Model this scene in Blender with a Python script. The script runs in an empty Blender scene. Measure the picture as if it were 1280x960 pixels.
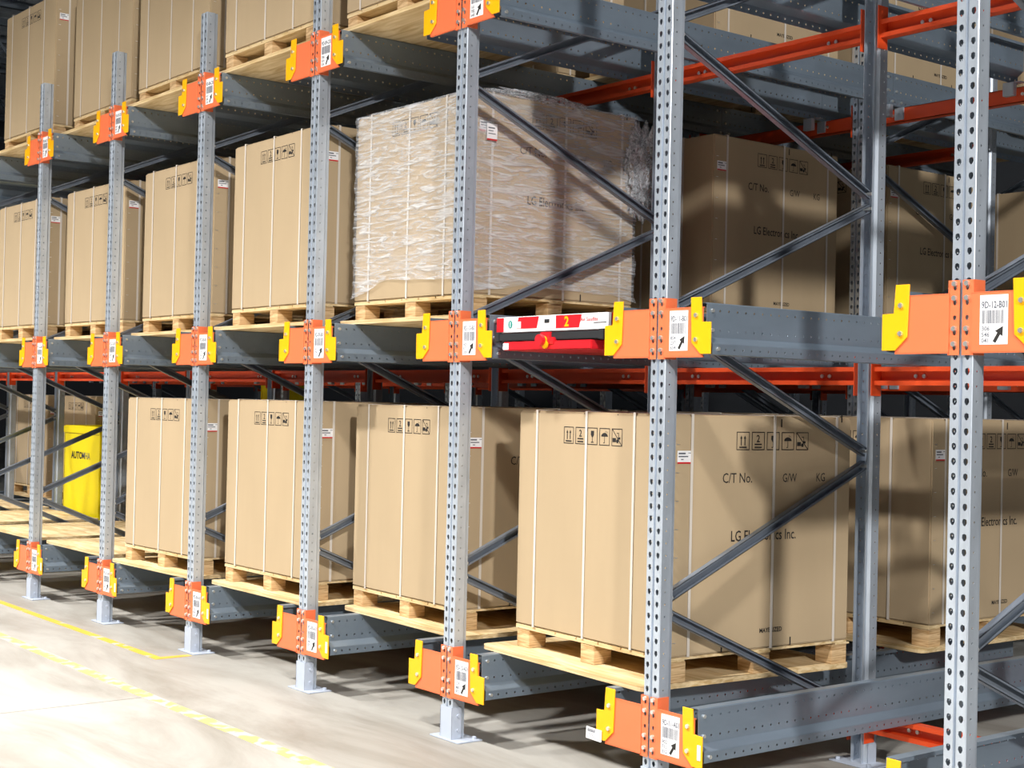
import bpy, bmesh, math, random
from mathutils import Vector, Matrix, noise
random.seed(7)
R = math.radians
SC = bpy.context.scene
COL = SC.collection

# ------------------------------------------------------------------ camera
CAM_LOC = Vector((2.9072, -4.1634, 1.6439)); YAW, PITCH, ROLL, FPX = -0.9068, 0.0128, 0.0225, 1822.6
fw = Vector((math.sin(YAW)*math.cos(PITCH), math.cos(YAW)*math.cos(PITCH), math.sin(PITCH)))
r0 = Vector((math.cos(YAW), -math.sin(YAW), 0)); u0 = r0.cross(fw)
rv = math.cos(ROLL)*r0 + math.sin(ROLL)*u0; uv = -math.sin(ROLL)*r0 + math.cos(ROLL)*u0
cd = bpy.data.cameras.new('camera'); cam = bpy.data.objects.new('camera', cd); COL.objects.link(cam)
m = Matrix((rv, uv, -fw)).transposed().to_4x4(); m.translation = CAM_LOC; cam.matrix_world = m
cd.sensor_width = 36; cd.lens = FPX/1280*36; cd.clip_end = 300
SC.camera = cam

# ------------------------------------------------------------------ light
w = bpy.data.worlds.new('world'); SC.world = w; w.use_nodes = True
bg = w.node_tree.nodes['Background']; bg.inputs[0].default_value = (.58, .77, 1.0, 1); bg.inputs[1].default_value = 0.06
def high_bay(loc, power, spread=125, size=.7):
    l = bpy.data.lights.new('high_bay_light', 'AREA'); l.shape = 'DISK'; l.size = size; l.energy = power; l.color = (1, .97, .93); l.spread = R(spread)
    o = bpy.data.objects.new('high_bay_light', l); COL.objects.link(o); o.location = loc; return o
for x in (1.4, -3.4, -8.2, -13.0, -17.8): high_bay((x, -5.6, 9.0), 1100, 108)
far_lamp = high_bay((18.0, -9.0, 9.2), 3600, 160, 1.0)          # the next aisle's lamp, reaching in from the right
far_lamp.rotation_euler = (Vector((-3, .6, 2)) - Vector((18, -9, 9.2))).to_track_quat('-Z', 'Y').to_euler()
SC.view_settings.look = 'None'
SC.view_settings.view_transform = 'Standard'; SC.view_settings.look = 'None'
SC.view_settings.gamma = 1; SC.view_settings.use_curve_mapping = False
SC.view_settings.exposure = -0.22

# ------------------------------------------------------------------ materials
def mat(name, col, rough=.6, metal=0.0, var=.0, vscale=8, stretch=(1, 1, 1), bump=0, spec=.5):
    M = bpy.data.materials.new(name); M.use_nodes = True; nt = M.node_tree; b = nt.nodes['Principled BSDF']
    b.inputs['Roughness'].default_value = rough; b.inputs['Metallic'].default_value = metal
    b.inputs['Specular IOR Level'].default_value = spec
    b.inputs['Base Color'].default_value = (*col, 1)
    if var or bump:
        tc = nt.nodes.new('ShaderNodeTexCoord'); mp = nt.nodes.new('ShaderNodeMapping'); mp.inputs['Scale'].default_value = stretch
        nt.links.new(tc.outputs['Object'], mp.inputs[0])
        n = nt.nodes.new('ShaderNodeTexNoise'); n.inputs['Scale'].default_value = vscale; n.inputs['Detail'].default_value = 5
        nt.links.new(mp.outputs[0], n.inputs['Vector'])
        cr = nt.nodes.new('ShaderNodeValToRGB'); cr.color_ramp.elements[0].position = .3; cr.color_ramp.elements[1].position = .7
        cr.color_ramp.elements[0].color = (*[c*(1-var) for c in col], 1); cr.color_ramp.elements[1].color = (*[min(1, c*(1+var)) for c in col], 1)
        nt.links.new(n.outputs[0], cr.inputs[0]); nt.links.new(cr.outputs[0], b.inputs['Base Color'])
        if bump:
            bp = nt.nodes.new('ShaderNodeBump'); bp.inputs['Strength'].default_value = bump; bp.inputs['Distance'].default_value = .01
            nt.links.new(n.outputs[0], bp.inputs['Height']); nt.links.new(bp.outputs[0], b.inputs['Normal'])
    return M
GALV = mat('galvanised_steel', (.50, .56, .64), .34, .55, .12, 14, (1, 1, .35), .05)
GALVR = mat('galvanised_rail', (.235, .295, .365), .38, .55, .15, 5, (1, .3, 1), .05)  # blue, darker tint of steel in shade is put into the rail colour
PAINTG = mat('pale_grey_paint', (.42, .47, .56), .5, 0, .05)
BRACE = mat('brace_steel', (.22, .255, .31), .38, .5, .10, 10)
ORANGE = mat('orange_paint', (.78, .165, .062), .45, 0, .03, 4)
REDOR = mat('red_orange_beam', (.72, .075, .015), .42, 0, .05, 4)
YELLOW = mat('yellow_paint', (.86, .42, .0), .42)
YCAB = mat('yellow_cabinet_paint', (.85, .70, .0), .4)
BOLT = mat('zinc_bolt', (.75, .75, .72), .3, .8)
CARD = mat('cardboard', (.425, .325, .205), .85, 0, .05, 3, (1, 1, .25), .03, .2)
INK = mat('black_ink', (.015, .013, .012), .7)
LINK = mat('label_ink', (.10, .11, .14), .7)
WHITE = mat('label_white', (.85, .85, .87), .5)
STRAP = mat('white_strap', (.62, .57, .51), .5)
RED = mat('red_paint', (.58, .012, .02), .35)
DARK = mat('black_rubber', (.02, .022, .025), .45)
def wood(name, c1, c2, st, sc=2.2):
    M = bpy.data.materials.new(name); M.use_nodes = True; nt = M.node_tree; b = nt.nodes['Principled BSDF']; b.inputs['Roughness'].default_value = .75
    tc = nt.nodes.new('ShaderNodeTexCoord'); mp = nt.nodes.new('ShaderNodeMapping'); mp.inputs['Scale'].default_value = st
    n = nt.nodes.new('ShaderNodeTexNoise'); n.inputs['Scale'].default_value = sc; n.inputs['Detail'].default_value = 6; n.inputs['Distortion'].default_value = 1.2
    cr = nt.nodes.new('ShaderNodeValToRGB'); e = cr.color_ramp.elements; e[0].position = .36; e[1].position = .62
    e[0].color = (*c1, 1); e[1].color = (*c2, 1)
    nt.links.new(tc.outputs['Object'], mp.inputs[0]); nt.links.new(mp.outputs[0], n.inputs['Vector']); nt.links.new(n.outputs[0], cr.inputs[0]); nt.links.new(cr.outputs[0], b.inputs['Base Color'])
    return M
PLY = wood('plywood', (.50, .34, .15), (.74, .58, .34), (1, 7, 30))
PINE = wood('pine_blocks', (.40, .24, .10), (.70, .50, .28), (1, 1, 14), 5)
# concrete floor with worn stains
FL = bpy.data.materials.new('concrete'); FL.use_nodes = True; nt = FL.node_tree; b = nt.nodes['Principled BSDF']
tc = nt.nodes.new('ShaderNodeTexCoord'); n1 = nt.nodes.new('ShaderNodeTexNoise'); n1.inputs['Scale'].default_value = 1.1; n1.inputs['Detail'].default_value = 9; n1.inputs['Roughness'].default_value = .65; n1.inputs['Distortion'].default_value = .6
mp = nt.nodes.new('ShaderNodeMapping'); mp.inputs['Scale'].default_value = (.5, 1.6, 1)
cr = nt.nodes.new('ShaderNodeValToRGB'); e = cr.color_ramp.elements; e[0].position = .3; e[0].color = (.20, .182, .155, 1); e[1].position = .60; e[1].color = (.345, .335, .31, 1)
nt.links.new(tc.outputs['Object'], mp.inputs[0]); nt.links.new(mp.outputs[0], n1.inputs['Vector']); nt.links.new(n1.outputs[0], cr.inputs[0]); nt.links.new(cr.outputs[0], b.inputs['Base Color'])
b.inputs['Roughness'].default_value = .55; b.inputs['Specular IOR Level'].default_value = .3
def tape_mat(name, col, thr, sc):
    M = bpy.data.materials.new(name); M.use_nodes = True; nt = M.node_tree; b = nt.nodes['Principled BSDF']
    tc = nt.nodes.new('ShaderNodeTexCoord'); n = nt.nodes.new('ShaderNodeTexNoise'); n.inputs['Scale'].default_value = sc; n.inputs['Detail'].default_value = 6
    cr = nt.nodes.new('ShaderNodeValToRGB'); e = cr.color_ramp.elements; e[0].position = thr; e[0].color = (.40, .39, .36, 1); e[1].position = thr+.05; e[1].color = (*col, 1)
    nt.links.new(tc.outputs['Object'], n.inputs['Vector']); nt.links.new(n.outputs[0], cr.inputs[0]); nt.links.new(cr.outputs[0], b.inputs['Base Color'])
    return M
TAPE1 = tape_mat('orange_yellow_floor_tape', (.58, .37, .05), .38, 6)
TAPE2 = tape_mat('worn_yellow_floor_tape', (.46, .44, .15), .46, 9)
CRACK = mat('joint_line', (.22, .21, .19), .9)
ROOF = mat('roof_deck', (.65, .72, .80), .7, 0, .1)
STEELD = mat('dark_truss', (.14, .17, .21), .6)
WALLM = mat('wall_painted_dark', (.05, .055, .065), .8)  # near-black colour stands in for the darkness deep behind the rack
# stretch film
FILM = bpy.data.materials.new('stretch_film'); FILM.use_nodes = True; nt = FILM.node_tree; b = nt.nodes['Principled BSDF']; out = nt.nodes['Material Output']
b.inputs['Base Color'].default_value = (.78, .82, .88, 1); b.inputs['Roughness'].default_value = .16
tr = nt.nodes.new('ShaderNodeBsdfTransparent'); mx = nt.nodes.new('ShaderNodeMixShader')
tc = nt.nodes.new('ShaderNodeTexCoord'); mp = nt.nodes.new('ShaderNodeMapping'); mp.inputs['Rotation'].default_value = (0, R(14), R(8)); mp.inputs['Scale'].default_value = (1.6, 1.6, 11)
n = nt.nodes.new('ShaderNodeTexNoise'); n.inputs['Scale'].default_value = 3.4; n.inputs['Detail'].default_value = 9; n.inputs['Distortion'].default_value = 1.6
cr = nt.nodes.new('ShaderNodeValToRGB'); e = cr.color_ramp.elements; e[0].position = .40; e[0].color = (.13, .13, .13, 1); e[1].position = .70; e[1].color = (.60, .60, .60, 1)
bp = nt.nodes.new('ShaderNodeBump'); bp.inputs['Strength'].default_value = .9; bp.inputs['Distance'].default_value = .02
nt.links.new(tc.outputs['Object'], mp.inputs[0]); nt.links.new(mp.outputs[0], n.inputs['Vector']); nt.links.new(n.outputs[0], cr.inputs[0])
nt.links.new(n.outputs[0], bp.inputs['Height']); nt.links.new(bp.outputs[0], b.inputs['Normal'])
nt.links.new(cr.outputs[0], mx.inputs[0]); nt.links.new(tr.outputs[0], mx.inputs[1]); nt.links.new(b.outputs[0], mx.inputs[2]); nt.links.new(mx.outputs[0], out.inputs[0])

# ------------------------------------------------------------------ helpers
def bx(bm, x0, x1, y0, y1, z0, z1, mi=0, bev=0):
    r = bmesh.ops.create_cube(bm, size=1); vs = r['verts']
    for v in vs: v.co = Vector((x0+(v.co.x+.5)*(x1-x0), y0+(v.co.y+.5)*(y1-y0), z0+(v.co.z+.5)*(z1-z0)))
    fs = {f for v in vs for f in v.link_faces}
    for f in fs: f.material_index = mi
    if bev:
        es = list({ed for v in vs for ed in v.link_edges})
        r = bmesh.ops.bevel(bm, geom=es, offset=bev, segments=2, affect='EDGES', clamp_overlap=True)
        for f in r['faces']: f.material_index = mi
def poly(bm, pts, axis, a, b_, mi=0):
    """extrude a 2D outline between a and b_ along the axis"""
    def P(p, t): return {'y': (p[0], t, p[1]), 'x': (t, p[0], p[1]), 'z': (p[0], p[1], t)}[axis]
    v0 = [bm.verts.new(P(p, a)) for p in pts]; v1 = [bm.verts.new(P(p, b_)) for p in pts]
    n = len(pts); fs = [bm.faces.new(v0), bm.faces.new(v1[::-1])]
    for i in range(n): fs.append(bm.faces.new((v0[i], v0[(i+1) % n], v1[(i+1) % n], v1[i])))
    for f in fs: f.material_index = mi
    return fs
def cyl(bm, c, axis, r, h, seg=8, mi=0, r2=None):
    M = Matrix.Translation(c)
    if axis == 'y': M = M @ Matrix.Rotation(R(90), 4, 'X')
    if axis == 'x': M = M @ Matrix.Rotation(R(90), 4, 'Y')
    g = bmesh.ops.create_cone(bm, cap_ends=True, segments=seg, radius1=r, radius2=r if r2 is None else r2, depth=h, matrix=M)
    for f in {f for v in g['verts'] for f in v.link_faces}: f.material_index = mi
def mesh(name, bm, mats, recalc=True):
    if recalc: bmesh.ops.recalc_face_normals(bm, faces=bm.faces)
    me = bpy.data.meshes.new(name); bm.to_mesh(me); bm.free()
    for mm in (mats if isinstance(mats, (list, tuple)) else [mats]): me.materials.append(mm)
    return me
def ob(name, me, parent=None, loc=None, rz=None):
    o = bpy.data.objects.new(name, me); COL.objects.link(o)
    if parent: o.parent = parent
    if loc: o.location = loc
    if rz is not None: o.rotation_euler = (0, 0, rz)
    return o
def tag(o, label=None, cat=None, group=None, kind=None):
    if label: o['label'] = label
    if cat: o['category'] = cat
    if group: o['group'] = group
    if kind: o['kind'] = kind
    return o
def copy_tree(o, parent=None):
    c = o.copy(); COL.objects.link(c)
    if parent: c.parent = parent
    for ch in [q for q in bpy.data.objects if q.parent == o]: copy_tree(ch, c)
    return c
def cells(bm, P, na, nb, spec, n, pitch, start=0.0, mi=0):
    """perforated strip: P(across, along)->3D; spec = [(a0, a1, hole or None)]; hole = 8 offsets from the cell centre"""
    cache = {}
    def V(a, l):
        k = (round(a, 5), round(l, 5))
        if k not in cache: cache[k] = bm.verts.new(P(a, l))
        return cache[k]
    for i in range(n):
        l0 = start+i*pitch; l1 = l0+pitch
        for (a0, a1, hole) in spec:
            if not hole:
                bm.faces.new((V(a0, l0), V(a1, l0), V(a1, l1), V(a0, l1))).material_index = mi; continue
            am, lm = (a0+a1)/2, (l0+l1)/2
            outer = [(a0, l0), (am, l0), (a1, l0), (a1, lm), (a1, l1), (am, l1), (a0, l1), (a0, lm)]
            O = [V(*q) for q in outer]; I = [bm.verts.new(P(am+h[0], lm+h[1])) for h in hole]
            for j in range(8):
                k = (j+1) % 8
                bm.faces.new((O[j], O[k], I[k], I[j])).material_index = mi
def rnd(r): return [(-.7*r, -.7*r), (0, -r), (.7*r, -.7*r), (r, 0), (.7*r, .7*r), (0, r), (-.7*r, .7*r), (-r, 0)]
TEAR = [(-.004, -.0115), (0, -.0130), (.004, -.0115), (.0092, -.002), (.0075, .0085), (0, .0115), (-.0075, .0085), (-.0092, -.002)]
def solid(name, bm, mats, t):
    me = mesh(name+'_sheet', bm, mats); o = bpy.data.objects.new('tmp', me); COL.objects.link(o)
    s = o.modifiers.new('s', 'SOLIDIFY'); s.thickness = t; s.offset = 0
    dg = bpy.context.evaluated_depsgraph_get(); me2 = bpy.data.meshes.new_from_object(o.evaluated_get(dg)); me2.name = name
    bpy.data.objects.remove(o); return me2
TXT = {}
def text(bm, s, size, M, mi=1, bold=0.0, sx=1.0, align='LEFT'):
    """lettering as flat faces appended to bm; M maps the text plane to 3D"""
    key = (s, bold, align)
    if key not in TXT:
        c = bpy.data.curves.new('t', 'FONT'); c.body = s; c.size = 1; c.offset = bold; c.align_x = align; c.resolution_u = 2
        o = bpy.data.objects.new('t', c); COL.objects.link(o); dg = bpy.context.evaluated_depsgraph_get()
        TXT[key] = bpy.data.meshes.new_from_object(o.evaluated_get(dg)); bpy.data.objects.remove(o)
    me = TXT[key]; T = M @ Matrix.Diagonal((size*sx, size, size, 1))
    vs = [bm.verts.new(T @ v.co) for v in me.vertices]
    for p in me.polygons:
        try: bm.faces.new([vs[i] for i in p.vertices]).material_index = mi
        except ValueError: pass
def frontM(x, y, z): return Matrix(((1, 0, 0, x), (0, 0, -1, y), (0, 1, 0, z), (0, 0, 0, 1)))   # faces -y
def rightM(x, y, z): return Matrix(((0, 0, 1, x), (1, 0, 0, y), (0, 1, 0, z), (0, 0, 0, 1)))     # faces +x
def flat(bm, M, pts, mi=1):
    try: bm.faces.new([bm.verts.new(M @ Vector((p[0], p[1], 0))) for p in pts]).material_index = mi
    except ValueError: pass
def rect(bm, M, x0, y0, x1, y1, mi=1): flat(bm, M, [(x0, y0), (x1, y0), (x1, y1), (x0, y1)], mi)

# ------------------------------------------------------------------ the rack's grid
S = 1.4295
PX = {1: -8.580, 2: -7.149, 3: -5.712, 4: -4.277, 5: -2.867, 6: -1.442, 7: .0095, 0: -10.03, -1: -11.62, -2: -13.03, -3: -14.35}
ORD = {1: 'first', 2: 'second', 3: 'third', 4: 'fourth', 5: 'fifth', 6: 'sixth', 7: 'seventh'}
ROWY = [0, 3.02, 6.04]
RAILZ = {'A': .240, 'B': 1.850, 'C': 3.470}
BRZ = {'A': .2045, 'B': 1.8355, 'C': 3.467}
RH = .208
LEV = {'A': 'bottom', 'B': 'middle', 'C': 'top'}
def at_post(k):
    if k >= 1: return 'the %s front upright from the left' % ORD[k]
    return {0: 'the upright just past the left edge', -1: 'the second upright past the left edge', -2: 'the third upright past the left edge', -3: 'the fourth upright past the left edge'}[k]
def bay(k):
    if k >= 1: return 'bay between %s and %s uprights' % (ORD[k], ORD[k+1])
    return {0: 'bay left of the first upright', -1: 'second bay left of first upright', -2: 'third bay left of first upright', -3: 'fourth bay left of first upright'}[k]

# ------------------------------------------------------------------ setting
def struct(name, bm, mt): return tag(ob(name, mesh(name, bm, mt)), kind='structure')
bm = bmesh.new(); bx(bm, -45, 20, -14, 16, -.2, 0); struct('floor', bm, FL)
bm = bmesh.new(); bx(bm, -45, 20, 15.8, 16, 0, 11); struct('wall_back', bm, WALLM)
bm = bmesh.new(); bx(bm, -45.2, -45, -14, 16, 0, 11); struct('wall_left', bm, WALLM)
bm = bmesh.new(); bx(bm, -45, 16, -2.2, 16, 10.6, 10.8); struct('ceiling', bm, ROOF)
for i, xx in enumerate([-20, -23.5, -27, -30.5, -34, -37.5, -41]):
    bm = bmesh.new(); bx(bm, xx, xx+.14, -2.2, 15.7, 9.1, 9.24); bx(bm, xx, xx+.14, -2.2, 15.7, 10.4, 10.54)
    for j in range(17):
        y0 = -2.2+j*1.05; s = 1 if j % 2 else -1
        a = Vector((xx+.07, y0, 9.77-s*.62)); c = Vector((xx+.07, y0+1.05, 9.77+s*.62)); d = (c-a)
        M = Matrix.Translation((a+c)/2) @ d.to_track_quat('Z', 'Y').to_matrix().to_4x4()
        g = bmesh.ops.create_cube(bm, size=1, matrix=M @ Matrix.Diagonal((.06, .06, d.length, 1)))
    tag(ob('roof_truss', mesh('roof_truss', bm, STEELD)), kind='structure')
bm = bmesh.new(); bx(bm, -40, -5.575, -.285, -.225, 0, .002); bx(bm, -5.635, -5.575, -.225, -.04, 0, .002)
tag(ob('floor_tape', mesh('floor_tape', bm, TAPE1)), 'orange-yellow floor tape line running along the feet of the rack uprights', 'floor marking')
bm = bmesh.new(); bx(bm, -40, 2, -.825, -.745, 0, .002)
tag(ob('floor_tape', mesh('floor_tape2', bm, TAPE2)), 'worn pale yellow floor tape line crossing the open aisle floor', 'floor marking')
bm = bmesh.new(); bx(bm, -4.556, -4.548, -14, -.83, 0, .001); bx(bm, -12.0, -11.992, -14, -.83, 0, .001); bx(bm, -45, 20, -6.004, -5.996, 0, .001)
struct('trim_1', bm, CRACK)

# ------------------------------------------------------------------ upright frames
def upright_mesh():
    bm = bmesh.new(); n = 82; p = .05
    for s in (-1, 1):
        cells(bm, lambda a, l, s=s: (s*a, 0, l), 0, 0, [(.006, .041, TEAR)], n, p)
        cells(bm, lambda a, l, s=s: (s*.0425, a, l), 0, 0, [(.002, .013, None), (.013, .037, rnd(.0042)), (.037, .054, None)], n, p)
        h = n*p
        for (a, c) in (((.006, 0), (.004, .009)), ((.004, .009), (0, .009)), ((.041, 0), (.0425, .002)), ((.0425, .054), (.030, .064)), ((.030, .064), (.030, .080))):
            v = [bm.verts.new((s*a[0], a[1], 0)), bm.verts.new((s*c[0], c[1], 0)), bm.verts.new((s*c[0], c[1], h)), bm.verts.new((s*a[0], a[1], h))]
            bm.faces.new(v)
    bmesh.ops.remove_doubles(bm, verts=bm.verts, dist=.0002)
    return solid('upright', bm, GALV, .0022)
UP = upright_mesh()
bm = bmesh.new(); bx(bm, -.12, .12, -.018, .13, 0, .007, bev=.002)
bx(bm, -.048, .048, -.006, -.0025, .007, .16); bx(bm, -.049, -.0455, -.006, .050, .007, .16); bx(bm, .0455, .049, -.006, .050, .007, .16)
for sx in (-.09, .09): cyl(bm, (sx, .10, .013), 'z', .011, .014, 6)
cyl(bm, (.052, .03, .05), 'x', .009, .008, 6); cyl(bm, (.052, .03, .12), 'x', .009, .008, 6)
FOOT = mesh('foot_plate', bm, PAINTG)
FR_D = 1.40
def brace_mesh(y0, z0, y1, z1):
    bm = bmesh.new(); a = Vector((0, y0, z0)); c = Vector((0, y1, z1)); d = c-a; L = d.length
    for (x0, x1, t0, t1) in ((-.015, .015, -.021, -.0185), (-.015, .015, .0185, .021), (-.015, -.0125, -.0185, .0185), (.0095, .015, -.021, -.012), (.0095, .015, .012, .021)):
        bx(bm, x0, x1, t0, t1, 0, L)
    for t in (.012, L-.012): cyl(bm, (0, 0, t), 'x', .008, .060, 6, 1)
    M = Matrix.Translation(a) @ Matrix.Rotation(math.atan2(-(y1-y0), z1-z0), 4, 'X')
    bm.transform(M); return mesh('brace', bm, [BRACE, BOLT])
nodes = [(1, .22), (0, .82), (1, 1.42), (0, 2.02), (1, 2.62), (0, 3.22), (1, 3.82)]
BR = []
for (s0, z0), (s1, z1) in zip(nodes, nodes[1:]):
    yy = (.068, FR_D-.068); BR.append(brace_mesh(yy[s0], z0+.03, yy[s1], z1-.03))
def make_frame():
    e = bpy.data.objects.new('upright_frame', None); COL.objects.link(e)
    f = ob('upright', UP, e, (0, 0, .007)); ob('foot_plate', FOOT, f, (0, 0, -.007))
    r = ob('upright', UP, e, (0, FR_D, .007), math.pi); ob('foot_plate', FOOT, r, (0, 0, -.007))
    for me in BR: ob('brace', me, e)
    return e
FRAME = make_frame(); first = True
spots = [(k, j) for k in range(-3, 8) for j in range(3) if not (k >= 6 and j > 1) and not (k == 7 and j > 0) and not (k < 0 and j > 1)]
for k, j in spots:
    o = FRAME if first else copy_tree(FRAME); first = False
    o.location = (PX[k], ROWY[j], 0)
    if j == 0: lb = 'grey perforated steel upright frame with diagonal braces, at %s' % at_post(k)
    else: lb = 'grey steel upright frame standing %s behind %s' % ('one row' if j == 1 else 'two rows', at_post(k).replace(' from the left', ''))
    tag(o, lb, 'rack frame', 'upright frames of the pallet rack')

# ------------------------------------------------------------------ shuttle rails
def rail_mesh(s, L):
    bm = bmesh.new(); n = int(round(L/.05))
    h = rnd(.0052)
    cells(bm, lambda a, l: (0, l, a), 0, 0, [(.073, .084, None), (.084, .114, h), (.114, .163, None), (.163, .193, h), (.193, .205, None)], n, .05)
    cells(bm, lambda a, l: (s*.035, l, a), 0, 0, [(.003, .008, None), (.008, .038, h), (.038, .043, None)], n, .05)
    for a, c in (((0, .073), (.002, .069)), ((.002, .069), (.033, .046)), ((.033, .046), (.035, .043)), ((.035, .003), (.025, 0)), ((0, .205), (-.003, .208)), ((-.003, .208), (-.045, .208)), ((-.045, .208), (-.045, .194))):
        v = [bm.verts.new((s*a[0], 0, a[1])), bm.verts.new((s*c[0], 0, c[1])), bm.verts.new((s*c[0], n*.05, c[1])), bm.verts.new((s*a[0], n*.05, a[1]))]
        bm.faces.new(v)
    bmesh.ops.remove_doubles(bm, verts=bm.verts, dist=.0002)
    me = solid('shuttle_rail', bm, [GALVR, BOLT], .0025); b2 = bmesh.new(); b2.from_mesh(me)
    for z in (.178, .10, .025):
        for y in (.03, 2.95): cyl(b2, (s*(.004 if z > .05 else .039), y, z), 'x', .0085, .009, 6, 1)
    b2.to_mesh(me); b2.free(); return me
RLm = {(1, 0): rail_mesh(1, 3.0), (-1, 0): rail_mesh(-1, 3.0)}
bm = bmesh.new(); bx(bm, -.045, .0, -.03, .03, -.004, -.001); bx(bm, -.006, .060, -.035, .0, -.075, -.001, bev=.002)
RC = mesh('rail_clip', bm, GALV)
for k in range(-3, 8):
    for lv in 'ABC':
        for s in (-1, 1):
            for seg in (0, 1):
                if seg and k >= 6: continue
                if k <= -1 and lv == 'C' and seg: continue
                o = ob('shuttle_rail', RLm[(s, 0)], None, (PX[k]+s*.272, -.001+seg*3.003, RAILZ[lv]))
                c_ = ob('rail_clip', RC, o, (0, 2.93 if seg == 0 else .06, 0));
                if s < 0: c_.scale = (-1, 1, 1)
                tag(o, '%s perforated rail, %s level, %s side of %s' % ('grey front' if seg == 0 else 'grey rear', LEV[lv], 'right' if s > 0 else 'left', at_post(k).replace(' from the left', '').replace('the ', '', 1)), 'rack rail', 'perforated shuttle rails of the rack')

# ------------------------------------------------------------------ orange cross beams
def beam_mesh(L, face):
    bm = bmesh.new(); x0, x1 = .050, L-.050
    y0, y1 = 0, .055
    if face < 0: bx(bm, x0, x1, y1-.004, y1, 0, .085)
    else: bx(bm, x0, x1, y0, y0+.004, 0, .085)
    bx(bm, x0, x1, y0, y1, .081, .085); bx(bm, x0, x1, y0, y1, 0, .004)
    if face < 0: bx(bm, x0, x1, y0, y0+.003, .064, .081); bx(bm, x0, x1, y0, y0+.003, .004, .021)
    for xx in (x0, x1):
        bx(bm, xx-.002, xx+.002, -.02, .05, -.05, .15)
    for xx in (x0+.20, x0+.245, x1-.245, x1-.20): cyl(bm, (xx, (.047 if face < 0 else -.003), .043), 'y', .010, .01, 6, 1)
    return mesh('cross_beam', bm, [REDOR, BOLT])
for k in range(-3, 7):
    for lv in 'ABC':
        for j, (y, face, nm) in enumerate([(1.335, -1, 'front'), (3.035, 1, 'second'), (4.36, -1, 'third')]):
            if k >= 5 and j == 2: continue
            L = PX[k+1]-PX[k]
            o = ob('cross_beam', beam_mesh(L, face), None, (PX[k], y, RAILZ[lv]-.087))
            tag(o, 'orange cross beam, %s row, under %s rails, %s' % (nm, LEV[lv], bay(k)), 'rack beam', 'orange cross beams of the rack')

# ------------------------------------------------------------------ orange rail brackets
bm = bmesh.new()
for s in (-1, 1):
    bx(bm, min(s*.044, s*.262), max(s*.044, s*.262), -.010, -.005, .008, .205)
    bx(bm, min(s*.044, s*.262), max(s*.044, s*.262), -.010, .001, .006, .010)
    bx(bm, min(s*.044, s*.262), max(s*.044, s*.262), -.010, .001, .203, .207)
    bx(bm, min(s*.0455, s*.049), max(s*.0455, s*.049), -.008, .056, 0, .25)
    cells(bm, lambda a, l, s=s: (s*a, -.0065, l), 0, 0, [(.005, .011, None), (.011, .037, [(q[0]*.7, q[1]*.7) for q in TEAR]), (.037, .047, None)], 5, .05)
PLATE = mesh('bracket_plate', bm, ORANGE)
bm = bmesh.new(); cyl(bm, (0, 0, 0), 'y', .0095, .010, 6); BB = mesh('bolt', bm, BOLT)
def guide_mesh(s):
    pts = [(.313, .018), (.257, .018), (.207, .064), (.20, .245), (.258, .245), (.262, .145), (.313, .145)]
    bm = bmesh.new(); poly(bm, [(s*p[0], p[1]) for p in pts], 'y', -.017, -.011)
    bmesh.ops.bevel(bm, geom=[e for e in bm.edges], offset=.0015, segments=1, affect='EDGES')
    return mesh('yellow_guide', bm, YELLOW)
GD = {s: guide_mesh(s) for s in (-1, 1)}
def label_mesh(code, nums, seed):
    bm = bmesh.new(); bx(bm, .076, .180, -.0112, -.0102, .033, .195); M = frontM(.076, -.0116, .033)
    text(bm, code, .0315, M @ Matrix.Translation((.006, .119, 0)), 1, .026, .70)
    text(bm, 'LEVEL', .006, M @ Matrix.Translation((.007, .150, 0)), 1)
    rr = random.Random(seed); x = .008
    while x < .094:
        wd = rr.choice((.001, .0015, .0025, .003)); rect(bm, M, x, .068, x+wd, .112, 1); x += wd+rr.choice((.001, .0015, .0022))
    for i, s_ in enumerate(nums): text(bm, s_, .0205, M @ Matrix.Translation((.007, .045-i*.0195, 0)), 1, .022, .98)
    A = M @ Matrix.Translation((.070, .032, 0)) @ Matrix.Rotation(R(-32), 4, 'Z') @ Matrix.Scale(1.12, 4)
    flat(bm, A, [(-.0055, -.026), (.0055, -.026), (.0055, .004), (-.0055, .004)], 2)
    flat(bm, A, [(-.015, .003), (.015, .003), (0, .029)], 2)
    return mesh('location_label', bm, [WHITE, LINK, INK], recalc=False)
AISLE = {7: '12', 6: '11', 5: '10', 4: '09', 3: '08', 2: '07', 1: '06', 0: '05'}
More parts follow.
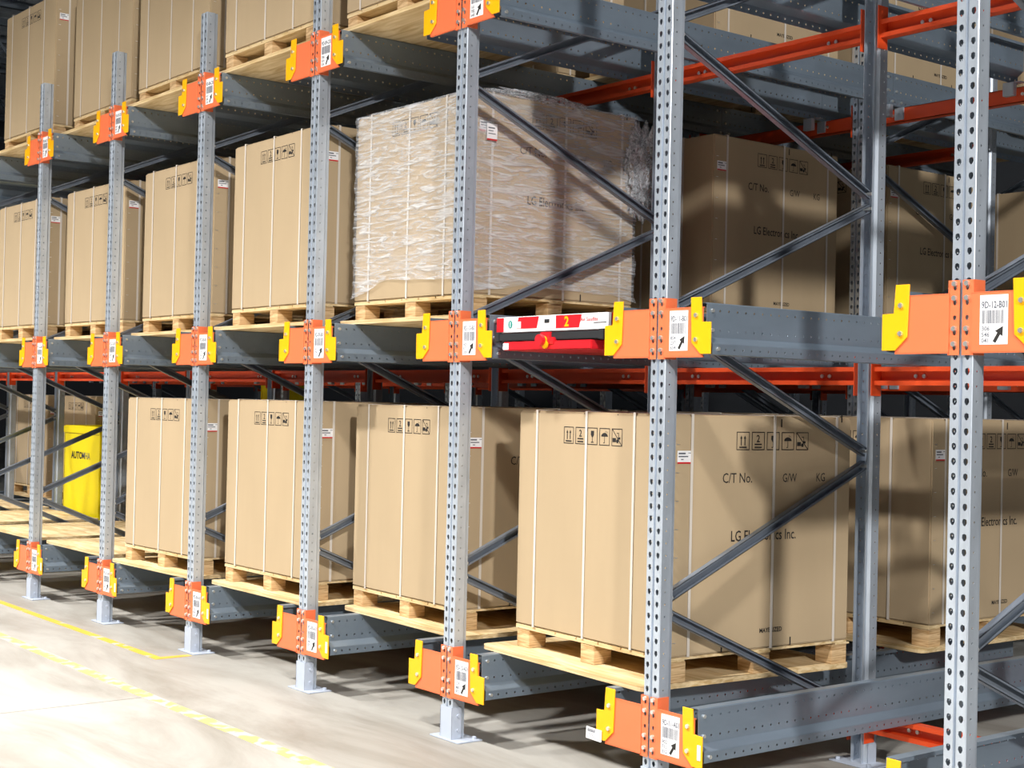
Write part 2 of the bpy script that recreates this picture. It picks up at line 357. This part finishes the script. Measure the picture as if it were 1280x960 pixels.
for k in range(0, 8):
    for lv in 'ABC':
        e = bpy.data.objects.new('rail_bracket', None); COL.objects.link(e); e.location = (PX[k], -.002, BRZ[lv])
        ob('bracket_plate', PLATE, e); [ob('bolt', BB, e, (s*.024, -.011, z)) for s in (-1, 1) for z in (.238, .190, .088, .037)]
        for s in (-1, 1):
            g = ob('yellow_guide', GD[s], e); [ob('bolt', BB, g, (s*.233, -.020, z)) for z in (.173, .076)]
        if (k, lv) == (7, 'B'): nums = ('306', '546', '041')
        elif (k, lv) == (6, 'B'): nums = ('854', '237', '654')
        elif (k, lv) == (6, 'A'): nums = ('902', '713', '312')
        else:
            rr = random.Random(k*7+ord(lv)); nums = tuple('%03d' % rr.randint(10, 990) for _ in range(3))
        lab = ob('location_label', label_mesh('9D-%s-%s01' % (AISLE[k], lv), nums, k*31+ord(lv)), e)
        lab['label'] = 'white location label reading 9D-%s-%s01 with barcode and arrow' % (AISLE[k], lv)
        tag(e, 'orange bracket with yellow guides, %s level, on %s' % (LEV[lv], at_post(k).replace('the ', '', 1)), 'rack bracket', 'orange brackets with yellow guides')
        if lv == 'A' and k in (1, 2, 3, 4, 6):
            bm = bmesh.new(); bx(bm, .288, .306, -.019, -.0175, .05, .11); t_ = ob('sticker', mesh('sticker', bm, WHITE), e); t_['label'] = 'small white sticker on the guide'
# hanging paper tag on the sixth upright's bottom bracket
bm = bmesh.new(); bx(bm, -.36, -.262, -.022, -.0205, .0, .05); M = frontM(-.36, -.0225, 0)
x = .008
rr = random.Random(3)
while x < .06: wd = rr.choice((.001, .002)); rect(bm, M, x, .030, x+wd, .044, 1); x += wd+.0012
for i in range(3): rect(bm, M, .015, .010+i*.006, .065-i*.008, .012+i*.006, 1)
o = ob('paper_tag', mesh('paper_tag', bm, [WHITE, LINK], recalc=False), None, (PX[6]-.012, -.002, BRZ['A'])); o.rotation_euler = (0, R(2), 0)
tag(o, 'small white paper tag with barcode hanging from bottom left guide of sixth upright', 'tag')

# ------------------------------------------------------------------ cartons, pallets, plywood sheets
CW, CD, CH = 1.115, 1.10, 1.025
def pictograms(bm, M, wd, h, pitch):
    t = .0035
    def frame(x):
        rect(bm, M, x, 0, x+wd, t); rect(bm, M, x, h-t, x+wd, h); rect(bm, M, x, t, x+t, h-t); rect(bm, M, x+wd-t, t, x+wd, h-t)
    for i in range(5):
        x = i*pitch; frame(x); c = x+wd/2
        if i == 0:
            for s in (-1, 1):
                rect(bm, M, c+s*.011-.0028, .020, c+s*.011+.0028, .052); flat(bm, M, [(c+s*.011-.007, .050), (c+s*.011+.007, .050), (c+s*.011, .064)])
            rect(bm, M, c-.022, .009, c+.022, .015)
        if i == 1:
            text(bm, '2', .045, M @ Matrix.Translation((c, .035, 0)), 1, .01, 1, 'CENTER'); rect(bm, M, c-.022, .022, c+.022, .028); rect(bm, M, c-.022, .009, c+.022, .015)
        if i == 2:
            flat(bm, M, [(c-.003, .034), (c+.003, .034), (c+.012, .046), (c+.011, .064), (c-.011, .064), (c-.012, .046)]); rect(bm, M, c-.0015, .014, c+.0015, .036); rect(bm, M, c-.010, .010, c+.010, .014)
        if i == 3:
            pts = [(c+.024*math.cos(a), .040+.017*math.sin(a)) for a in [math.pi*q/8 for q in range(9)]]; flat(bm, M, pts)
            rect(bm, M, c-.0015, .012, c+.0015, .042); rect(bm, M, c-.009, .010, c+.0015, .013)
            for q in range(3): rect(bm, M, c+.006+q*.006, .060-q*.002, c+.008+q*.006, .066-q*.002)
        if i == 4:
            flat(bm, M, [(x+.006, .018), (x+.030, .018), (x+.030, .036), (x+.006, .036)]); cylp = [(x+.040+.009*math.cos(q), .022+.009*math.sin(q)) for q in [k_*math.pi/4 for k_ in range(8)]]; flat(bm, M, cylp)
            rect(bm, M, x+.044, .030, x+.060, .040); rect(bm, M, x+.046, .040, x+.049, .060); rect(bm, M, x+.034, .056, x+.046, .059)
            flat(bm, M, [(x+.003, h-.006), (x+.006, h-.003), (x+wd-.003, .006), (x+wd-.006, .003)])
def carton_mesh(prints=True):
    bm = bmesh.new(); W, D, H = CW/2, CD, CH
    bx(bm, -W, W, 0, D, 0, H, 0, .007)
    bx(bm, -W+.01, W-.01, .01, D/2-.002, H-.001, H+.003, 0); bx(bm, -W+.01, W-.01, D/2+.002, D-.01, H-.001, H+.003, 0)
    F = frontM(-.20, -.0010, H-.145); pictograms(bm, F, .074, .078, .088)
    for mk in (-.05, .19): rect(bm, frontM(0, -.001, 0), mk, H-.008, mk+.006, H-.002)
    G = rightM(W+.0010, .37, H-.147); pictograms(bm, G, .078, .080, .092)
    B = rightM(W+.0010, 0, 0)
    text(bm, 'C/T No.', .062, B @ Matrix.Translation((.29, H-.290, 0)), 1, .004, .85)
    text(bm, 'G/W', .055, B @ Matrix.Translation((.655, H-.290, 0)), 1, .002, .8)
    text(bm, 'KG', .055, B @ Matrix.Translation((.87, H-.290, 0)), 1, .002, .8)
    text(bm, 'LG Electronics Inc.', .066, B @ Matrix.Translation((.345, H-.545, 0)), 1, .010, .80)
    text(bm, 'MAYERIZED', .028, B @ Matrix.Translation((.53, .070, 0)), 1, .02, .95)
    for yy, zz in ((.64, H-.045), (1.03, H-.02), (.72, .003), (.30, .003)): rect(bm, B, yy, zz, yy+.008, zz+.036)
    for q in range(8): rect(bm, B, .022, .06+q*.12, .040, .063+q*.12, 2)
    return mesh('carton', bm, [CARD, INK, BOLT], recalc=False)
CARTON = carton_mesh()
def strap_mesh(kind):
    bm = bmesh.new(); w_ = .0072; g = .0025; t = .0015
    a0, a1 = (0-g, CD+g) if kind == 'f' else (-CW/2-g, CW/2+g)
    z0, z1 = 0, CH+.005
    segs = [(a0-t, a0, z0, z1), (a1, a1+t, z0, z1), (a0-t, a1+t, z1, z1+t), (a0-t, a1+t, z0-t, z0)]
    for (p, q, r_, s_) in segs:
        if kind == 'f': bx(bm, -w_, w_, p, q, r_, s_)
        else: bx(bm, p, q, -w_, w_, r_, s_)
    return mesh('strap', bm, STRAP)
SF, SS = strap_mesh('f'), strap_mesh('s')
def sticker_mesh():
    bm = bmesh.new(); M = rightM(0, 0, 0); x = CW/2+.0025
    bx(bm, x-.001, x, .028, .118, CH-.205, CH-.150); L = rightM(x+.0004, .028, CH-.205)
    rect(bm, L, 0, 0, .09, .007, 1); rect(bm, L, .006, .040, .045, .047, 2); rect(bm, L, .006, .028, .06, .033, 2); rect(bm, L, .06, .044, .085, .047, 2); rect(bm, L, .02, .016, .034, .020, 2)
    return mesh('shipping_label', bm, [WHITE, RED, LINK], recalc=False)
SHIP = sticker_mesh()
bm = bmesh.new()
for q in range(7): bx(bm, -.555+q*.160, -.555+q*.160+.150, .008, 1.10, .096, .107)
for y in (0, .51, 1.02): bx(bm, -.555, .555, y+.008, y+.10, .088, .096)
DECK = mesh('deck', bm, PLY)
bm = bmesh.new(); bx(bm, -.05, .05, 0, .10, 0, .088, 0, .002); BLOCK = mesh('block', bm, PINE)
def sheet_mesh():
    bm = bmesh.new(); W, D, r = .615, 1.25, .04; pts = []
    for cx, cy, a0 in ((W-r, r, -90), (W-r, D-r, 0), (-W+r, D-r, 90), (-W+r, r, 180)):
        for q in range(5): a = R(a0+q*22.5); pts.append((cx+r*math.cos(a), cy+r*math.sin(a)))
    poly(bm, pts, 'z', 0, .022); return mesh('plywood_sheet', bm, PLY)
SHEET = sheet_mesh()
protoC = bpy.data.objects.new('carton', CARTON); COL.objects.link(protoC)
for x in (-.41, -.03, .31): ob('strap', SF, protoC, (x, 0, 0))
for y in (.11, .60, 1.00): ob('strap', SS, protoC, (0, y, 0))
sh = ob('shipping_label', SHIP, protoC); sh['label'] = 'white shipping label with a red lower edge'
protoP = bpy.data.objects.new('pallet', None); COL.objects.link(protoP)
ob('deck', DECK, protoP)
for x in (-.50, 0, .50):
    for y in (.012, .51, 1.008): ob('block', BLOCK, protoP, (x, y, 0))
protoS = ob('plywood_sheet', SHEET)
usedC = [False]*3
def take(i, proto):
    if not usedC[i]: usedC[i] = True; return proto
    return copy_tree(proto)
SHT = {'A': RAILZ['A']+RH+.002, 'B': RAILZ['B']+RH+.002, 'C': RAILZ['C']+RH+.002}
ROWN = ['front', 'second', 'third', 'fourth']
def load(lv, k, row, x=None, y=None, rot=0, hs=1.0, carton=True, sx=None, sy=None, srot=None, desc='brown strapped carton'):
    x = (PX[k]+PX[k+1])/2 if x is None else x; y = [.15, 1.90, 3.45, 5.0][row] if y is None else y
    z = SHT[lv]; a = R(rot)
    cx = (PX[k]+PX[k+1])/2; lim = .03-abs(math.sin(R(rot if srot is None else srot)))*.3; lim = max(lim, .0)
    sxx = min(max(x if sx is None else sx, cx-lim), cx+lim)
    s_ = take(2, protoS); s_.location = (sxx, (y-.07 if sy is None else sy), z); s_.rotation_euler = (0, 0, a if srot is None else R(srot))
    where = '%s level, %s row, %s' % (LEV[lv], ROWN[row], bay(k))
    tag(s_, 'pale plywood sheet, %s' % where, 'plywood sheet', 'plywood sheets under the pallets')
    if not carton: return None
    p = take(1, protoP); p.location = (x, y, z+.0225); p.rotation_euler = (0, 0, a)
    p.location.y += -.005
    tag(p, 'pine block pallet under a carton, %s' % where, 'pallet', 'wooden pallets on the rack')
    c = take(0, protoC); c.location = (x, y, z+.0225+.1088); c.rotation_euler = (0, 0, a); c.scale = (1, 1, hs)
    tag(c, '%s, %s' % (desc, where), 'carton', 'large strapped cartons on the rack')
    return c
load('A', 5, 0, x=-2.075, y=.195, rot=-3.0, sx=-2.10, sy=.075, srot=-3.5, desc='large nearest brown carton')
load('A', 4, 0, x=-3.655, y=.26, rot=-2.2, hs=1.005)
load('A', 3, 0, x=-4.98, y=.149, rot=0, hs=1.015)
load('A', 2, 0, x=-6.40, y=.108, rot=2, hs=1.01)
load('A', 1, 0, carton=False); load('A', 0, 0, carton=False); load('A', -1, 0, carton=False, y=.06); load('A', -2, 0, carton=False)
load('B', 0, 0, x=-9.20, y=.087, rot=.5)
load('B', 1, 0, x=-7.88, y=.179, rot=.6, hs=1.01)
load('B', 2, 0, x=-6.46, y=.197, rot=-.6, hs=1.015)
load('B', 3, 0, x=-4.90, y=.104, rot=-1.0)
WR = load('B', 4, 0, x=-3.575, y=.199, rot=0, hs=1.01, desc='carton wrapped in clear film')
load('C', 0, 0, x=-9.19, y=.107, rot=.9, hs=1.03)
load('C', 1, 0, x=-7.78, y=.166)
load('C', 2, 0, x=-6.40, y=.105)
load('C', 3, 0, x=-4.95, y=.05, sy=.03)
load('C', 4, 0, x=-3.60, y=.12)
load('A', 5, 1, x=-2.08, y=1.97)
for k in (2, 3, 4): load('A', k, 1)  # hidden second-row cartons, added to block light inside the rack
for k in (-2, -3): load('A', k, 1, x=(PX[k]+PX[k+1])/2+.02, y=1.80)
load('A', -1, 2, carton=False, y=3.15)
load('B', 4, 1, x=-3.54, y=1.88); load('B', 4, 2, x=-3.50, y=3.42); load('B', 4, 3, x=-3.5)
for k in (-1, 0, 1, 2, 3): load('B', k, 1)
load('B', 3, 2)
for k in range(-1, 5): load('C', k, 1)
for k in range(1, 5): load('C', k, 2)
load('C', 4, 3); load('C', 3, 3)

# stretch film around the wrapped carton
def film_mesh():
    bm = bmesh.new(); W, D, H = CW/2+.008, CD, CH
    def ring(t):   # around the carton
        P = [(-W, -.008), (W, -.008), (W, D+.008), (-W, D+.008)]; t = t % 4; i = int(t); f = t-i; a = P[i]; c = P[(i+1) % 4]
        return a[0]+(c[0]-a[0])*f, a[1]+(c[1]-a[1])*f
    nr, nz = 4*44, 46; V = {}
    for j in range(nz+1):
        for i in range(nr):
            t = i*4/nr; x, y = ring(t)
            u_ = t % 1; low = .015+(.105 if t < 1 else .05)*min(1, u_/.3)**1.3*min(1, (1-u_)/.12)*(1-.45*u_)+.007*noise.noise(Vector((t*9, 0, 0)))
            top = H+.006-.0*math.sin(t)
            z = low+(top-low)*j/nz
            nx, ny = x/abs(W) if abs(abs(x)-W) < 1e-4 else 0, (1 if y > D else -1) if (y < -.007 or y > D+.007) else 0
            d = .007*noise.noise(Vector((x*5, y*5, z*26+x*6)))+.007*noise.noise(Vector((x*20, y*20, z*34)))
            d = max(-.003, d)
            if j == 0: d += .006
            V[i, j] = bm.verts.new((x+nx*d, y+ny*d, z))
    for j in range(nz):
        for i in range(nr):
            k = (i+1) % nr
            bm.faces.new((V[i, j], V[k, j], V[k, j+1], V[i, j+1]))
    # bunched film lying along the rear half of the top edge
    for f in bm.faces: f.smooth = True
    return mesh('stretch_film', bm, FILM)
fo = ob('stretch_film', film_mesh(), WR); fo['label'] = 'wrinkled clear stretch film wrapped around the carton'
def crumple(name, c, rad, n=5, seed=0):
    bm = bmesh.new(); bmesh.ops.create_icosphere(bm, subdivisions=n, radius=1)
    for v in bm.verts:
        d = v.co.normalized(); q = noise.noise(d*3.1+Vector((seed, 0, 0)))*.45+noise.noise(d*9+Vector((0, seed, 0)))*.28+abs(noise.noise(d*20))*.06
        r_ = 1+q; v.co = Vector((c[0]+d.x*rad[0]*r_, c[1]+d.y*rad[1]*r_, c[2]+d.z*rad[2]*r_))
    for f in bm.faces: f.smooth = True
    return mesh(name, bm, FILM2)
FILM2 = FILM.copy(); FILM2.name = 'crumpled_film'
n_ = [q for q in FILM2.node_tree.nodes if q.type == 'VALTORGB'][0].color_ramp.elements; n_[0].color = (.18,)*3+(1,); n_[1].color = (.75,)*3+(1,)
[q for q in FILM2.node_tree.nodes if q.type == 'MAPPING'][0].inputs['Scale'].default_value = (9, 9, 9)
c_ = ob('crumpled_film', crumple('crumpled_film', (CW/2+.015, CD+.05, .73), (.05, .12, .22)), WR); c_['label'] = 'bunch of crumpled clear film at the back corner'
c_ = ob('crumpled_film', crumple('crumpled_film', (CW/2-.02, .42, CH+.012), (.05, .34, .022), 5, 4), WR); c_['label'] = 'loose clear film rolled along the top edge'
bm = bmesh.new(); x = CW/2+.022; bx(bm, x-.001, x, .06, .125, CH-.25, CH-.165); L = rightM(x+.0005, .06, CH-.25)
rect(bm, L, 0, 0, .065, .008, 1); rect(bm, L, .008, .06, .05, .066, 2); rect(bm, L, .008, .046, .04, .05, 2); rect(bm, L, .008, .032, .055, .036, 2)
t_ = ob('shipping_label', mesh('film_label', bm, [WHITE, RED, LINK], recalc=False), WR); t_['label'] = 'white label with red edge stuck on the film'

# ------------------------------------------------------------------ pallet shuttle at the middle level
sh = bpy.data.objects.new('pallet_shuttle', None); COL.objects.link(sh); sh.location = ((PX[5]+PX[6])/2, .0, RAILZ['B']+.057)
tag(sh, 'red and white pallet shuttle marked 2 on the middle rails, between fifth and sixth uprights', 'pallet shuttle')
bm = bmesh.new(); bx(bm, -.392, .392, .02, 1.02, .03, .135, 0, .004)
M = frontM(0, .0190, 0)
bx(bm, -.392, .392, .004, .03, .062, .135, 1, .003); M = frontM(0, .0030, 0)
rect(bm, M, -.389, .066, -.335, .132, 2)
flat(bm, M, [(-.240, .078), (-.09, .078), (-.075, .132), (-.225, .132)], 2)
flat(bm, M, [(.045, .074), (.205, .074), (.222, .132), (.045, .132)], 2)
rect(bm, M, .300, .090, .385, .094, 3)
cy = [(-.285+.016*math.cos(q*math.pi/6), .100+.019*math.sin(q*math.pi/6)) for q in range(12)]; flat(bm, frontM(0, .0024, 0), cy, 4)
rect(bm, frontM(0, .0022, 0), -.287, .088, -.283, .112, 1)
rect(bm, frontM(0, .0022, 0), -.035, .100, .0, .117, 3); rect(bm, frontM(0, .0022, 0), -.24, .080, -.205, .112, 5)
text(bm, '2', .062, frontM(.105, .0020, .082), 6, .03, 1.0)
text(bm, 'Air Satellite', .026, frontM(.215, .0020, .100), 2, .004, .95)
TEAL = mat('teal_print', (.02, .25, .22), .5); SILV = mat('silver_sticker', (.6, .6, .62), .4)
ob('body', mesh('shuttle_body', bm, [RED, WHITE, RED, DARK, TEAL, SILV, YELLOW], recalc=False), sh)
bm = bmesh.new(); bx(bm, -.375, .375, -.008, .004, .022, .058, 0, .004); bx(bm, -.385, -.35, -.012, .01, .018, .064, 0, .003); bx(bm, .35, .385, -.012, .01, .018, .064, 0, .003)
ob('bumper', mesh('bumper', bm, DARK), sh)
bm = bmesh.new(); bx(bm, -.312, .312, -.016, .98, -.022, .018, 0, .004); bx(bm, -.06, .06, -.020, .0, .0, .034, 0, .003); bx(bm, -.04, .03, -.018, 0, .03, .058, 0, .003)
ob('lower_frame', mesh('lower_frame', bm, RED), sh)
bm = bmesh.new(); bx(bm, -.311, -.270, -.0175, -.0165, -.018, .012, 0); ob('sticker', mesh('shuttle_sticker', bm, WHITE), sh)['label'] = 'small white sticker on the lower frame'
bm = bmesh.new(); cyl(bm, (-.005, -.028, .020), 'y', .020, .016, 16, 0); cyl(bm, (-.005, -.045, .020), 'y', .026, .020, 16, 1); cyl(bm, (.012, -.030, .0), 'y', .018, .010, 12, 0)
ob('emergency_stop', mesh('emergency_stop', bm, [YELLOW, RED]), sh)
bm = bmesh.new()
for x in (-.365, .365):
    for y in (.12, .38, .64, .9): cyl(bm, (x, y, .027), 'x', .026, .03, 16)
ob('wheel', mesh('wheel', bm, DARK), sh)

# ------------------------------------------------------------------ yellow cabinets beyond the empty bays
cz = SHT['A']+.0225
CX = (PX[-1]+PX[0])/2
cab = bpy.data.objects.new('cabinet', None); COL.objects.link(cab); cab.location = (-11.30, 1.30, RAILZ['A']+.0735)
tag(cab, 'yellow steel cabinet marked AUTOMHA standing on the bottom rails beyond the empty bays', 'cabinet')
bm = bmesh.new(); bx(bm, 0, .90, 0, .06, 0, 1.01, 0, .006); bx(bm, 0, .90, .06, .95, 0, .52, 0, .006)
for x in (0, .85): bx(bm, x, x+.05, .06, .95, .965, 1.01, 0, .004); bx(bm, x, x+.05, .90, .95, .52, .965, 0)
bx(bm, -.004, .904, -.006, 0, .94, 1.0, 0)
M = frontM(0, -.002, 0); text(bm, 'AUTO', .095, M @ Matrix.Translation((.20, .69, 0)), 1, .035, 1.05); text(bm, 'MHA', .095, M @ Matrix.Translation((.475, .69, 0)), 2, .005, .95)
ob('body', mesh('cabinet_body', bm, [YCAB, INK, LINK], recalc=False), cab)
bm = bmesh.new(); bx(bm, .02, .88, -.0015, 0, .930, .933); bx(bm, .02, .023, -.0015, 0, .02, .93); ob('door_gap', mesh('door_gap', bm, INK), cab)
bm = bmesh.new(); cyl(bm, (.78, .25, .57), 'z', .03, .10, 12); bx(bm, .70, .88, .16, .34, .60, .68, 0, .015); bx(bm, .76, .80, .23, .27, .66, .76, 0, .01); t_ = ob('control_handle', mesh('control_handle', bm, DARK), cab); t_['label'] = 'black control handle'
bm = bmesh.new(); bx(bm, 0, .30, 0, .42, 0, 1.35, 0, .006); bx(bm, -.006, .02, -.006, .43, 0, 1.37, 0, .004)
o = ob('cabinet', mesh('tall_cabinet', bm, YCAB), None, (-10.86, 3.25, SHT['A']+.0225)); tag(o, 'tall yellow cabinet whose top shows above the far cartons behind the third upright', 'cabinet')
